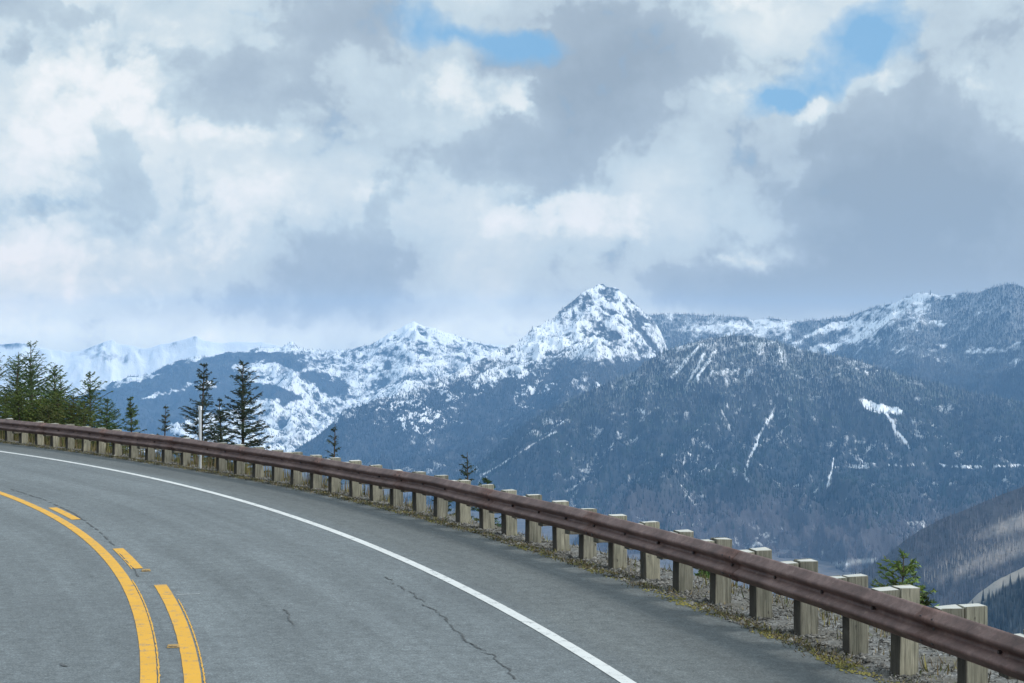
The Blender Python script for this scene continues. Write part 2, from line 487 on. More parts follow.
def beam(t0, t1, lift=0.0, outset=0.0, wob=0):
    n = max(4, int(abs(t1 - t0) / .35)); mb = MB(); k = len(prof); V = []
    for i in range(n + 1):
        t = t0 + (t1 - t0) * i / n
        dz = sink(t) + .012 * mnoise.noise(Vector((t * .35, 2, 0))) + .02 * mnoise.noise(Vector((t * .12, 8, 0))) + lift
        dr = .012 * mnoise.noise(Vector((t * .5, 5, 0))) + .007 * mnoise.noise(Vector((t * 2.3, 6, 0)))
        for (o, z) in prof: V.append(pp(t, -.203 - o + dr - outset, RB + z + dz))
        for (o, z) in prof[::-1]: V.append(pp(t, -.203 - o + .004 + dr - outset, RB + z + dz))
    F_ = []
    kk = 2 * k
    for i in range(n):
        for j in range(kk): F_.append((i * kk + j, i * kk + (j + 1) % kk, (i + 1) * kk + (j + 1) % kk, (i + 1) * kk + j))
    for e in (0, n):
        for j in range(k - 1):
            q = (e * kk + j, e * kk + j + 1, e * kk + kk - 2 - j, e * kk + kk - 1 - j); F_.append(q)
    V = [inv @ p for p in V]
    mb.add(V, F_)
    return mb.build('rail_beam', M_RUST, rail, True)
# beams of 4 post bays, each lapping over the next
i = 0
while i < len(ths) - 1:
    j = min(i + 4, len(ths) - 1)
    t0, t1 = ths[i] , ths[j]
    beam(t0 + (.13 if i else 0), t1 - .13, 0, .0055 if (i // 4) % 2 else 0)
    i = j
def post_mesh(seed):
    rr = random.Random(seed); mb = MB()
    mb.box(0.0, .20, -.078, .078, -.5, .0, None, .006)
    for v_i, v in enumerate(mb.v):
        x, y, z = v
        mb.v[v_i] = (x + rr.uniform(-.003, .003), y + rr.uniform(-.003, .003), z + (rr.uniform(-.006, .004) if z > -.1 else 0))
    return mb
variants = []
for s in range(7):
    rr = random.Random(s); mb = MB(); mb.box(0.006, .196, -.070, .070, -1.2, 0, None, .006)
    mb.v = [(x + rr.uniform(-.004, .004) , y + rr.uniform(-.004, .004), z + (rr.uniform(-.008, .005) if z > -.1 else 0)) for x, y, z in mb.v]
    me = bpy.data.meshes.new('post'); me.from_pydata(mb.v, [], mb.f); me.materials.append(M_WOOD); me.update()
    mb2 = MB(); mb2.box(-.198, -.004, -.068, .068, -.295, -.004, None, .006)
    mb2.v = [(x + rr.uniform(-.003, .003), y + rr.uniform(-.004, .004), z + rr.uniform(-.005, .005)) for x, y, z in mb2.v]
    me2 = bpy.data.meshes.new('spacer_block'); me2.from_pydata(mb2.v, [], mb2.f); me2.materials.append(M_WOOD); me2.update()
    variants.append((me, me2))
mbb = MB(); mbb.tube([(-.195, 0, 0), (-.232, 0, 0)], [.017, .015], 8)
me_b = bpy.data.meshes.new('bolt'); me_b.from_pydata(mbb.v, [], mbb.f); me_b.materials.append(M_BOLT); me_b.update()
for k, t in enumerate(ths):
    if k == skip: continue
    me, me2 = variants[(k * 3 + k // 5) % 7]
    h = .724 + sink(t) + (R.uniform(-.03, .012) if k % 3 == 0 else 0) - float(np.interp(t, [16, 22], [0, .035])) + R.uniform(-.016, .014)
    p = inv @ pp(t, R.uniform(-.006, .012), h)
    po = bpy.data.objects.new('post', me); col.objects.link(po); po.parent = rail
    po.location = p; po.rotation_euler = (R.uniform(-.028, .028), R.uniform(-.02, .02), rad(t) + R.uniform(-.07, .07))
    bl = bpy.data.objects.new('spacer_block', me2); col.objects.link(bl); bl.parent = po
    bl.location = (0, 0, R.uniform(-.03, .004))
    if R.random() < .4:
        bl.rotation_euler = (R.uniform(-.02, .02), 0, R.uniform(-.03, .03))
    bo = bpy.data.objects.new('bolt', me_b); col.objects.link(bo); bo.parent = po
    bo.location = (0, 0, -(h - .56 - sink(t)))

# splice bolts where the beams lap
mbs = MB(); mbs.tube([(0, 0, 0), (-.016, 0, 0)], [.016, .013], 7)
me_s = bpy.data.meshes.new('splice_bolt'); me_s.from_pydata(mbs.v, [], mbs.f); me_s.materials.append(M_BOLT); me_s.update()
for k in range(8, len(ths) - 1, 4):
    for dt, zz in ((-.07, .24), (.07, .24), (-.07, .06), (.07, .06)):
        t = ths[k] + dt
        bo = bpy.data.objects.new('splice_bolt', me_s); col.objects.link(bo); bo.parent = rail
        bo.location = inv @ pp(t, -.203 - .070, RB + sink(t) + zz); bo.rotation_euler = (0, 0, rad(t))

# slim white marker post behind the rail
p = pp(ths[skip], .03, 0)
mk = empty('delineator_post', tuple(p), rad(ths[skip]))
mb = MB(); mb.box(-.012, .012, -.05, .05, -.2, 1.27, None, .008); mb.build('shaft', M_MARK, mk)
mb = MB(); mb.box(-.022, .020, -.062, .062, 1.272, 1.36, None, .008); mb.build('reflector', M_REFL, mk)
tag(mk, 'slim white plastic marker post rising above the brown guardrail beside the two dark firs', 'marker post')

# ------------------------------------------------------------------ conifers
def conifer(loc, h, seed, label, group, spread=.32, tint=(.045, .075, .035), bare=.12, dens=1.0, topbare=.12, cone=1.0, skip_p=.13, nw=1.0):
    rr = random.Random(seed)
    root = empty('fir_tree', tuple(loc), rr.uniform(0, 6))
    lean = Vector((rr.uniform(-.04, .04), rr.uniform(-.04, .04), 0))
    def ax(z): return Vector((lean.x * z + .02 * math.sin(z * 1.7 + seed), lean.y * z + .02 * math.cos(z * 1.3 + seed), z))
    tr = MB(); nz = 10
    tr.tube([ax(h * i / nz) for i in range(nz + 1)], [max(.004, .016 * h * (1 - i / nz) ** .9 + .004) for i in range(nz + 1)], 7)
    trunk = tr.build('trunk', M_BARK, root)
    V = []; Fc = []; C = []
    limb = MB()
    def needle_spray(a, b_, w, shade):
        """a twig with many short needle blades either side and above"""
        d = b_ - a; L = d.length
        if L < 1e-3: return
        d.normalize(); side = d.cross(Vector((0, 0, 1)))
        if side.length < .01: side = Vector((1, 0, 0))
        side.normalize(); up = side.cross(d)
        n = int(max(5, L / .014 * dens))
        for i in range(n):
            p = a + d * (L * i / n)
            an = rr.uniform(0, 2 * math.pi)
            o = side * math.cos(an) + up * math.sin(an) * .75
            ln = w * nw * rr.uniform(.7, 1.2)
            tip = p + (o * .85 + d * .6) * ln
            ww = d.cross(o).normalized() * rr.uniform(.008, .014)
            k = len(V); V.extend([p - ww, p + ww, tip]); Fc.append((k, k + 1, k + 2))
            s = shade * rr.uniform(.65, 1.35); yl = rr.uniform(.9, 1.25)
            c = (tint[0] * s * yl, tint[1] * s, tint[2] * s)
            C.extend([c, c, c])
    z = h * bare
    zi = 0
    while z < h * .985:
        u = (z - h * bare) / (h * (1 - bare))
        rmax = h * spread * (1 - u) ** cone + .05
        nb = rr.randint(5, 7) if u < .9 else 3
        a0 = rr.uniform(0, 6.28)
        for b_i in range(nb):
            if rr.random() < skip_p: continue
            an = a0 + b_i * 2 * math.pi / nb + rr.uniform(-.35, .35)
            L = rmax * rr.uniform(.6, 1.12)
            rise = .05 + .65 * u + rr.uniform(-.12, .12)
            dr = Vector((math.cos(an), math.sin(an), 0))
            base = ax(z + rr.uniform(-.03, .03))
            def bp(q): return base + dr * (L * q) + Vector((0, 0, L * (rise * q - .28 * (1 - u) * q * q + .10 * q ** 3)))
            nseg = max(3, int(L / .11))
            pts = [bp(q / nseg) for q in range(nseg + 1)]
            pts[0] = base
            limb.tube([ax(z * .98)] + pts[1:], [max(.002, .010 * L * (1 - q / nseg) + .002) for q in range(nseg + 1)], 4, False)
            shade = rr.uniform(.75, 1.25)
            sideV = Vector((-dr.y, dr.x, 0))
            for q in range(nseg):
                needle_spray(pts[q], pts[q + 1], .06, shade)
                fr = (q + .5) / nseg
                if fr > .12:
                    for sg in (-1, 1):
                        if rr.random() < .12: continue
                        tl = L * .52 * (1 - fr * .75) * rr.uniform(.6, 1.15) + .03
                        q0 = pts[q].lerp(pts[q + 1], rr.random())
                        q1 = q0 + (sideV * sg * .8 + dr * .62 + Vector((0, 0, rr.uniform(-.08, .12)))) * tl
                        needle_spray(q0, q1, .055, shade * rr.uniform(.85, 1.2))
                        if tl > .22:
                            for sg2 in (-1, 1):
                                qm = q0.lerp(q1, rr.uniform(.35, .6)); 
                                needle_spray(qm, qm + (dr * .7 + sideV * sg * .2 * sg2 + sideV * sg * .3) * tl * .45, .036, shade)
        z += rr.uniform(.09, .19) * (h / 3) ** .5
        zi += 1
    # leader
    needle_spray(ax(h * .93), ax(h * 1.0) + Vector((0, 0, .03)), .035, 1.1)
    me = np_mesh('foliage', [tuple(v) for v in V], Fc, False, {'tint': np.array(C)})
    link('foliage', me, M_FOL, root)
    limb.build('limbs', M_BARK, trunk)
    tag(root, label, 'fir tree', group)
    return root

def slope_z(th, off):
    return -.06 - max(0, off - float(np.interp(th, VT, VE))) * .62
def place(px, off, ytop):
    """on the slope `off` metres outside the posts, on the bearing px; height from the picture row of its top"""
    t = (px - 512) / F; lo, hi = -10.0, 75.0
    for _ in range(50):
        m_ = (lo + hi) / 2; p = pp(m_, off)
        if p.y > 0 and p.x / p.y > t: lo = m_
        elif p.y <= 0: hi = m_
        else: hi = m_
    p = pp(lo, off); z = slope_z(lo, off) - .1
    top = EYE + (Y0 - ytop) * p.y / F
    return Vector((p.x, p.y, z)), top - z
GL = 'young firs at the left end of the guardrail'
left = [
 (14, 3.0, 352, 0.42, (0.078, 0.120, 0.037), 'tall green fir at the far left edge behind the rail, front of the clump'),
 (30, 4.6, 341, 0.42, (0.062, 0.105, 0.040), 'tallest dark green fir of the left clump with a thin bare leader'),
 (1, 5.5, 350, 0.42, (0.070, 0.108, 0.037), 'fir cut by the left edge of the photo behind the rail'),
 (50, 2.6, 364, 0.42, (0.078, 0.123, 0.033), 'bushy mid green fir just right of the tallest tree in the left clump'),
 (66, 5.2, 372, 0.36, (0.070, 0.105, 0.040), 'slender fir with a thin spire in the middle of the left clump'),
 (76, 2.0, 396, 0.50, (0.116, 0.120, 0.033), 'short olive fir low behind the rail in front of the slender fir'),
 (91, 2.4, 372, 0.42, (0.078, 0.120, 0.037), 'narrow green fir closing the right end of the left clump'),
 (40, 1.7, 398, 0.53, (0.109, 0.128, 0.031), 'short yellow green fir low in front of the left clump'),
 (8, 1.6, 392, 0.56, (0.102, 0.128, 0.033), 'short broad green fir low at the left edge of the photo'),
 (58, 2.2, 392, 0.48, (0.093, 0.120, 0.033), 'low spreading fir between the bushy and the olive firs'),
 (106, 2.2, 398, 0.42, (0.070, 0.112, 0.040), 'small dark fir with drooping sides just right of the left clump'),
 (20, 1.3, 386, 0.50, (.085, .115, .030), 'round topped leafy green fir close behind the rail, second from the left edge'),
 (49, 1.1, 404, 0.55, (.085, .095, .032), 'lowest olive fir hugging the rail in the middle of the left clump'),
 (84, 1.2, 402, 0.50, (.090, .110, .035), 'low broad fir hugging the rail at the right end of the left clump'),
 (34, 3.2, 366, 0.42, (.070, .105, .040), 'mid height fir with dense boughs in front of the tallest tree'),
]
for k, (x, off, yt, sp, ti, lb) in enumerate(left):
    l, h = place(x, off, yt); conifer(l, h, 20 + k, lb, GL, sp, (ti[0] * .74, ti[1] * .86, ti[2] * .8), .06, .8, cone=.8)
GS = 'small firs standing alone behind the guardrail'
l, h = place(131, 2.2, 397); conifer(l, h, 40, 'single small bright green fir between the left clump and the thin faint fir', GS, .27, (.065, .11, .04), .08, .9)
l, h = place(163, 3.2, 404); conifer(l, h, 41, 'thin faint little fir just left of the white marker post', GS, .18, (.06, .085, .06), .08, .35, skip_p=.35, nw=.7)
l, h = place(200, 3.0, 364); conifer(l, h, 42, 'dark fir with sparse level boughs directly behind the white marker post', GS, .27, (.030, .048, .030), .06, .9, cone=.8)
l, h = place(241, 2.6, 362); conifer(l, h, 43, 'largest dark fir, full and broad, just right of the white marker post', GS, .29, (.028, .046, .028), .05, 1.1, cone=.75)
l, h = place(222, 3.6, 398); conifer(l, h, 44, 'short dark fir squeezed between the two dark firs', GS, .34, (.03, .05, .03), .05, .9)
l, h = place(331, 2.0, 424); conifer(l, h, 45, 'spindly bare topped fir poking over the middle left of the rail', GS, .11, (.035, .055, .035), .05, .3, cone=.5, skip_p=.6, nw=.6)
l, h = place(471, 1.9, 453); conifer(l, h, 52, 'scraggy little fir top poking over the rail left of the centre', GS, .12, (.035, .055, .032), .05, .3, cone=.5, skip_p=.55, nw=.6)
l, h = place(486, 1.7, 478); conifer(l, h, 47, 'tiny green fir showing only under the rail near the centre', GS, .36, (.04, .08, .035), .05, .8)
l, h = place(440, 1.6, 482); conifer(l, h, 48, 'tiny dark fir showing under the rail left of the centre', GS, .3, (.035, .06, .035), .05, .6)
l, h = place(902, 2.0, 556); conifer(l, h, 49, 'small bright green fir above the posts at the lower right', GS, .34, (.105, .165, .040), .05, .7, cone=.5, skip_p=.25)
l, h = place(922, 2.3, 590); conifer(l, h, 50, 'tiny sparse fir hidden low beside the bright fir at the lower right', GS, .30, (.06, .09, .035), .05, .5)
l, h = place(704, 1.6, 566); conifer(l, h, 51, 'tiny vivid green fir under the rail right of the centre', GS, .36, (.06, .13, .03), .05, .9)
l, h = place(738, 1.7, 590); conifer(l, h, 52, 'tiny dark fir under the rail further right of the vivid green one', GS, .34, (.035, .06, .03), .05, .6)

# ------------------------------------------------------------------ ground cover: gravel, dry grass, moss
def scatter_stones():
    n = 42000
    th = rng.uniform(8, 47, n); off = np.where(rng.random(n) < .35, rng.uniform(-.32, .1, n), rng.uniform(-.1, 1.5, n))
    keep = (off > .0) | (rng.random(n) < .5)
    th, off = th[keep], off[keep]; n = len(th)
    r = PR + dpost(th) + off; X = PC.x + r * np.cos(np.radians(th)); Y = PC.y + r * np.sin(np.radians(th))
    s = rng.gamma(1.8, .0045, n) + .005; s = np.minimum(s, .06)
    base = np.array([(1, 0, 0), (-1, 0, 0), (0, 1, 0), (0, -1, 0), (0, 0, .7), (0, 0, -.7)], float)
    fc = np.array([(0, 2, 4), (2, 1, 4), (1, 3, 4), (3, 0, 4), (2, 0, 5), (1, 2, 5), (3, 1, 5), (0, 3, 5)])
    a = rng.uniform(0, 6.28, n); ca, sa = np.cos(a), np.sin(a)
    P = base[None] * (s[:, None, None] * rng.uniform(.6, 1.4, (n, 6, 1)))
    x = P[..., 0] * ca[:, None] - P[..., 1] * sa[:, None] + X[:, None]; y = P[..., 0] * sa[:, None] + P[..., 1] * ca[:, None] + Y[:, None]
    z = P[..., 2] + (np.where(off < -.2, .004, -.006) + .3 * s - np.maximum(off - np.interp(th, VT, VE), 0) * .62)[:, None]
    V = np.stack([x, y, z], -1).reshape(-1, 3); Fc = (fc[None] + (np.arange(n) * 6)[:, None, None]).reshape(-1, 3)
    g = rng.uniform(.06, .24, n) ** 1.0; C = np.stack([g * 1.0, g * .97, g * .90], -1)
    C = np.repeat(C, 6, 0)
    tag(link('gravel', np_mesh('gravel', V, Fc, False, {'tint': C}), M_STUFF), 'loose grey gravel along the road edge under and behind the guardrail', 'gravel', kind='stuff')
scatter_stones()
def scatter_grass():
    n = 60000
    th = rng.uniform(8, 48, n); o = rng.random(n)
    off = np.where(o < .45, -.22 + rng.normal(0, .07, n), rng.uniform(-.1, 2.4, n))
    cl = fbm(th * 1.7, off * 2.0, 4)
    keep = (cl > .02 + np.where(o < .45, -.10, .02)) | (th > 26) & (rng.random(n) < .8)
    th, off, cl, o = th[keep], off[keep], cl[keep], o[keep]; n = len(th)
    r = PR + dpost(th) + off; X = PC.x + r * np.cos(np.radians(th)); Y = PC.y + r * np.sin(np.radians(th))
    z0 = -.01 - np.maximum(off - np.interp(th, VT, VE), 0) * .62
    h = rng.uniform(.015, .06, n) * (1 + 1.6 * (off > .3)) * (1 + 3.0 * sstep(24, 34, th) * (off > .1)); a = rng.uniform(0, 6.28, n); w = rng.uniform(.004, .010, n)
    lx, ly = rng.normal(0, .03, n), rng.normal(0, .03, n)
    A = np.stack([X - np.cos(a) * w, Y - np.sin(a) * w, z0], -1); B = np.stack([X + np.cos(a) * w, Y + np.sin(a) * w, z0], -1)
    T = np.stack([X + lx, Y + ly, z0 + h], -1)
    V = np.stack([A, B, T], 1).reshape(-1, 3); Fc = np.arange(n * 3).reshape(-1, 3)
    pal = np.array([(.22, .17, .09), (.16, .14, .09), (.22, .20, .07), (.09, .11, .035), (.12, .09, .055)])
    C = pal[rng.integers(0, 5, n)] * rng.uniform(.6, 1.2, (n, 1)); C = np.repeat(C, 3, 0)
    tag(link('dry_grass', np_mesh('dry_grass', V, Fc, False, {'tint': C}), M_STUFF), 'short dry grass along the road edge at the guardrail posts', 'grass', kind='stuff')
scatter_grass()
def moss():
    V = []; Fc = []; C = []
    spots = [(575, 566), (590, 571), (612, 578), (668, 600), (690, 606), (700, 611), (780, 636), (858, 664), (862, 669), (883, 668), (945, 683), (540, 556), (520, 548), (395, 512), (360, 504), (765, 634), (650, 592), (835, 655), (425, 521)]
    for q, (x, y) in enumerate(spots):
        p0 = gp(x, y, 0); th0 = math.degrees(math.atan2(p0.y - PC.y, p0.x - PC.x)); 
        for _ in range(90 if q in (3, 4, 7, 8, 12) else 28):
            th = th0 + R.gauss(0, .13); off = -.27 + R.gauss(0, .05)
            p = pp(th, off, .008); s = R.uniform(.008, .02)
            k = len(V); n = 5; hh = R.uniform(.004, .016)
            V.append((p.x, p.y, .006 + hh))
            for j in range(n):
                a = j * 6.283 / n + R.random(); V.append((p.x + s * math.cos(a), p.y + s * math.sin(a), .005))
            for j in range(n): Fc.append((k, k + 1 + j, k + 1 + (j + 1) % n))
            s2 = R.uniform(.6, 1.2); C += [(.20 * s2, .18 * s2, .055 * s2)] * (n + 1)
    tag(link('moss', np_mesh('moss', V, Fc, True, {'tint': np.array(C)}), M_STUFF), 'yellow green moss clumps on the asphalt edge below the rail', 'moss', kind='stuff')
moss()

# ------------------------------------------------------------------ mountains
def rangemesh(name, crest, Dc, Df, zf, tx, ncol, nrow, amp, nsc, snow_fn, tint_fn, fs, prof_pow=1.0, back=.45, seed=0.0, rough_px=1.2, top_keep=.10, thr=.18, label=None, oct=7):
    """fan of real hillside: crest at Dc metres (number or function of px), foot at Df metres, floor height zf"""
    pxs = np.linspace(tx[0], tx[1], ncol)
    cy = np.interp(pxs, [c[0] for c in crest], [c[1] for c in crest])
    D = Dc(pxs) if callable(Dc) else np.full(ncol, float(Dc))
    DF = Df(pxs) if callable(Df) else np.full(ncol, float(Df))
    s = np.concatenate([np.linspace(-.28, -.02, 14), np.linspace(0, 1, nrow) ** 1.15])
    P, S = np.meshgrid(pxs, s, indexing='ij')
    Y = D[:, None] - S * (D - DF)[:, None]; X = (P - 512) / F * Y
    jag = rough_px * (ridged(X / (nsc * .16) + seed, Y / (nsc * .16) * .2, 5) - .45) * 2
    cyj = cy[:, None] - jag * sstep(.12, 0, S)
    Hc = EYE + (Y0 - cyj) * D[:, None] / F
    w = fbm(X / nsc * .7 + 3, Y / nsc * .7 - seed, 4) * .35
    rg = ridged(X / nsc + seed + w, Y / nsc * .62 + seed * 1.7 + w, oct)
    hi = ridged(X / nsc * 5 + seed, Y / nsc * 4, 5)
    env = sstep(-.01, .30, S) * (1 - .75 * sstep(.8, 1, S))
    Sp = np.clip(S, 0, 1)
    base = Hc + (zf - Hc) * Sp ** prof_pow
    base = np.where(S < 0, Hc + S * (D - DF)[:, None] * back, base)
    H = base - amp * env * (1 - rg) - amp * .20 * sstep(-.005, .04, S) * (1 - hi)
    # snow and colour from what the slope is
    py = Y0 - (H - EYE) * F / Y
    dHs = np.gradient(H, axis=1) / (np.gradient(Y, axis=1) - 1e-6); dHx = np.gradient(H, axis=0) / np.gradient(X, axis=0)
    steep = np.hypot(dHs, dHx)
    ctx = dict(px=P, py=py, H=H, X=X, Y=Y, steep=steep, rg=rg, hi=hi, dx=dHx)
    snow = np.clip(snow_fn(**ctx), -1, 2); tint = tint_fn(**ctx)
    me = np_mesh(name, np.stack([X, Y, H], -1).reshape(-1, 3), grid_faces(*X.shape), True, {'snow': snow.ravel(), 'tint': tint.reshape(-1, 3)})
    o = link(name, me, mat_terrain(name + '_surface', fs, thr))
    tag(o, label, kind='structure')
    return dict(pxs=pxs, s=s, X=X, Y=Y, H=H, py=py, snow=snow, P=P)

def forest(g, n, hmean, dens_fn, col_fn, label, name='forest', width=.30, smin=.0, seed=1):
    r_ = np.random.default_rng(seed)
    nc, nr = g['X'].shape
    r0 = int(np.searchsorted(g['s'], smin))
    a = r_.uniform(0, nc - 1.001, n); b = r_.uniform(max(r0, 13), nr - 1.001, n)
    i = a.astype(int); j = b.astype(int); u = a - i; v = b - j
    def lerp(A): return (A[i, j] * (1 - u) + A[i + 1, j] * u) * (1 - v) + (A[i, j + 1] * (1 - u) + A[i + 1, j + 1] * u) * v
    X, Y, H, px, py, sn = (lerp(g[k]) for k in ('X', 'Y', 'H', 'P', 'py', 'snow'))
    # image rows are not evenly spread over s: thin out where rows bunch up
    keep = r_.random(n) < dens_fn(px, py, X, Y, H, sn)
    X, Y, H, px, py, sn = (q[keep] for q in (X, Y, H, px, py, sn)); n = len(X)
    h = hmean * r_.lognormal(0, .28, n); w = h * width * .5 * r_.uniform(.7, 1.2, n)
    ang = r_.uniform(0, 6.28, n)
    V = np.empty((n, 4, 3))
    for k in range(3):
        V[:, k, 0] = X + w * np.cos(ang + k * 2.0944); V[:, k, 1] = Y + w * np.sin(ang + k * 2.0944); V[:, k, 2] = H - h * .08
    V[:, 3, 0] = X; V[:, 3, 1] = Y; V[:, 3, 2] = H + h
    b0 = np.arange(n)[:, None] * 4
    Fc = np.concatenate([b0 + np.array([[0, 1, 3]]), b0 + np.array([[1, 2, 3]]), b0 + np.array([[2, 0, 3]])], 0)
    C = col_fn(px, py, H, r_)
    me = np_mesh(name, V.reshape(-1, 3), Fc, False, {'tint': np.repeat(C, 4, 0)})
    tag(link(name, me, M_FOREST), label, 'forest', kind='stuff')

def wp(px, py, a=9.0):
    return px + a * 1.6 * fbm(px * .045, py * .07 + 40, 6, g=.6), py + a * fbm(px * .05 + 70, py * .08, 6, g=.62)
def const_tint(c):
    return lambda px, **k: np.broadcast_to(np.array(c), px.shape + (3,)).copy()
def mixc(a, b, f):
    return np.array(a) * (1 - f[..., None]) + np.array(b) * f[..., None]

# A: farthest white massif, half lost in the haze at the far left
cA = [(-300, 345), (-100, 340), (-20, 346), (18, 342), (45, 349), (70, 352), (92, 347), (104, 341), (112, 339), (120, 344), (145, 348), (170, 343), (186, 339), (196, 336), (204, 340), (225, 343), (243, 341), (262, 342), (300, 352), (420, 345), (470, 343), (500, 345), (560, 352), (700, 380)]
def snA(px, py, H, X, Y, steep, rg, hi, dx): 
    rock = blob(px, py, 105, 358, 12, 12, 30) * .6 + blob(px, py, 195, 339, 3, 4) * .3 + blob(px, py, 15, 345, 25, 5) * .5 + .5 * (1 - hi) * blob(px, py, 60, 356, 60, 14)
    return 1.15 - rock - .2 * sstep(.7, 1.3, steep)
gA = rangemesh('far_mountain', cA, 15900, 14700, -700, (-330, 760), 620, 110, 420, 2200, snA, const_tint((.08, .09, .10)), .006, seed=2.2, rough_px=1.0, label='far white massif fading into cloud')

# B: snowy mountain on the left
cB = [(-300, 440), (-60, 425), (0, 412), (60, 400), (97, 391), (112, 382), (130, 377), (155, 372), (165, 366), (175, 361), (195, 356), (215, 354), (237, 351), (262, 347), (280, 348), (287, 345), (292, 341), (298, 346), (307, 349), (340, 351), (370, 345), (380, 338), (395, 331), (405, 324), (415, 322), (430, 327), (450, 333), (470, 339), (483, 343), (496, 346), (511, 347), (560, 360), (700, 400)]
def forestB(px, py):
    """1 where a closed dark forest covers the slope"""
    px, py = wp(px, py, 8)
    n = fbm(px * .03, py * .06, 4) * .5
    f = sstep(.35, .6, blob(px, py, 170, 392, 95, 26, -6) + .8 * blob(px, py, 245, 362, 62, 8, -6) + .7 * blob(px, py, 110, 420, 80, 28) + .65 * blob(px, py, 262, 392, 45, 7, 12) + .7 * blob(px, py, 330, 385, 34, 12, 35) + n * .8)
    f = f * (1 - sstep(.3, .6, blob(px, py, 262, 372, 36, 12, 4) + blob(px, py, 205, 386, 14, 4) + blob(px, py, 130, 381, 40, 3.5, -12) + .8 * blob(px, py, 160, 394, 34, 2.2, -14)))
    return f
def snB(px, py, H, X, Y, steep, rg, hi, dx):
    f = forestB(px, py)
    return .98 - .90 * f + .75 * fbm(px * .14, py * .20, 6, g=.72) + .35 * sstep(350, 325, py) - .10 * sstep(.5, 1.2, steep) - .6 * (1 - hi) - .42 * sstep(372, 430, py) * fbm(px * .05, py * .05, 3) + .15 * (rg - .5)
gB = rangemesh('snowy_mountain', cB, 13500, 9800, -640, (-330, 720), 1000, 260, 330, 1500, snB, const_tint((.035, .045, .055)), .012, seed=5.1, rough_px=1.6, label='snowy mountain behind the left firs')
def dB(px, py, X, Y, H, sn):
    c = fbm(px * .09, py * .09, 3)
    return np.clip(.95 * forestB(px, py) + .85 * sstep(-.15, .25, c) + .15, 0, 1) * sstep(322, 350, py)
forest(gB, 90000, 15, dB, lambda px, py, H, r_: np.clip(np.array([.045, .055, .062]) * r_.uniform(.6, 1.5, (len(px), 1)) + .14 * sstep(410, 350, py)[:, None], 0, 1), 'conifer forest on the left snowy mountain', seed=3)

# D: long frosted ridge on the right
cD = [(520, 350), (600, 330), (640, 318), (666, 313), (700, 315), (737, 316), (752, 320), (774, 318), (800, 321), (822, 320), (848, 316), (867, 309), (896, 302), (908, 296), (919, 292), (930, 292), (941, 295), (960, 293), (978, 292), (992, 287), (1004, 285), (1015, 284), (1024, 287), (1060, 283), (1150, 275), (1300, 290)]
def frD(px, py):
    px, py = wp(px, py, 8)
    n = fbm(px * .02, py * .05, 4)
    return sstep(.3, .7, .75 + n * .9 - .9 * blob(px, py, 760, 330, 60, 8) - .9 * blob(px, py, 880, 312, 60, 5, -18) - .8 * blob(px, py, 850, 338, 70, 6, -24) - .6 * blob(px, py, 940, 296, 30, 4) - .9 * blob(px, py, 985, 352, 20, 4, -3))
def snD(px, py, H, X, Y, steep, rg, hi, dx):
    return .66 - .40 * frD(px, py) + .35 * fbm(px * .12, py * .16, 5, g=.7) - .45 * sstep(345, 400, py) - .15 * sstep(.6, 1.2, steep)
gD = rangemesh('frosted_ridge', cD, lambda p: np.interp(p, [500, 850, 1024, 1300], [12500, 11000, 9500, 9000]), lambda p: np.interp(p, [500, 850, 1024, 1300], [9000, 7500, 6500, 6000]), -560, (520, 1290), 850, 230, 300, 1500, snD, const_tint((.05, .06, .075)), .012, seed=8.4, rough_px=1.0, label='long frosted ridge on the right')
forest(gD, 150000, 17, lambda px, py, X, Y, H, sn: np.clip(frD(px, py) * .95 + .08, 0, 1),
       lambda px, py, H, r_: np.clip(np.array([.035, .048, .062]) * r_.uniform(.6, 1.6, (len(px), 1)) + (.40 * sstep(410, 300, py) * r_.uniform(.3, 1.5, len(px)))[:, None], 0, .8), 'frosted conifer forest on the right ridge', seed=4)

# C: the main rocky peak
cC = [(150, 560), (240, 492), (270, 470), (295, 452), (310, 440), (330, 424), (345, 410), (370, 401), (400, 393), (420, 386), (440, 379), (465, 366), (485, 356), (501, 349), (516, 341), (528, 332), (536, 326), (546, 320), (554, 316), (563, 308), (572, 301), (579, 294), (585, 289), (593, 287), (602, 284), (610, 287), (618, 289), (624, 295), (630, 298), (637, 306), (644, 311), (651, 317), (656, 324), (661, 333), (668, 349), (690, 372), (740, 400), (850, 430), (1000, 470)]
def openC(px, py):
    px, py = wp(px, py, 10)
    n = fbm(px * .05, py * .05, 4)
    sp = sstep(-.08, .22, fbm(px * .16, py * .13, 6, g=.75)) * 1.15
    line_ = 352 - .28 * (px - 560) * (px < 560) + 6 * n     # tree line sinks to the left
    up = sstep(16, -12, py - line_ + 14 * fbm(px * .12, py * .10, 5, g=.7))
    pat = blob(px, py, 545, 348, 50, 9, -28) + blob(px, py, 640, 357, 30, 6, -8) + .9 * blob(px, py, 525, 362, 45, 5, -33) + sp * (.9 * blob(px, py, 415, 418, 52, 26, 0) + .9 * blob(px, py, 530, 394, 22, 15, -50) + .75 * blob(px, py, 470, 385, 60, 14, -20) + .5 * blob(px, py, 590, 385, 60, 20))
    return np.clip(np.maximum(up, sstep(.35, .7, pat + n * .35)), 0, 1)
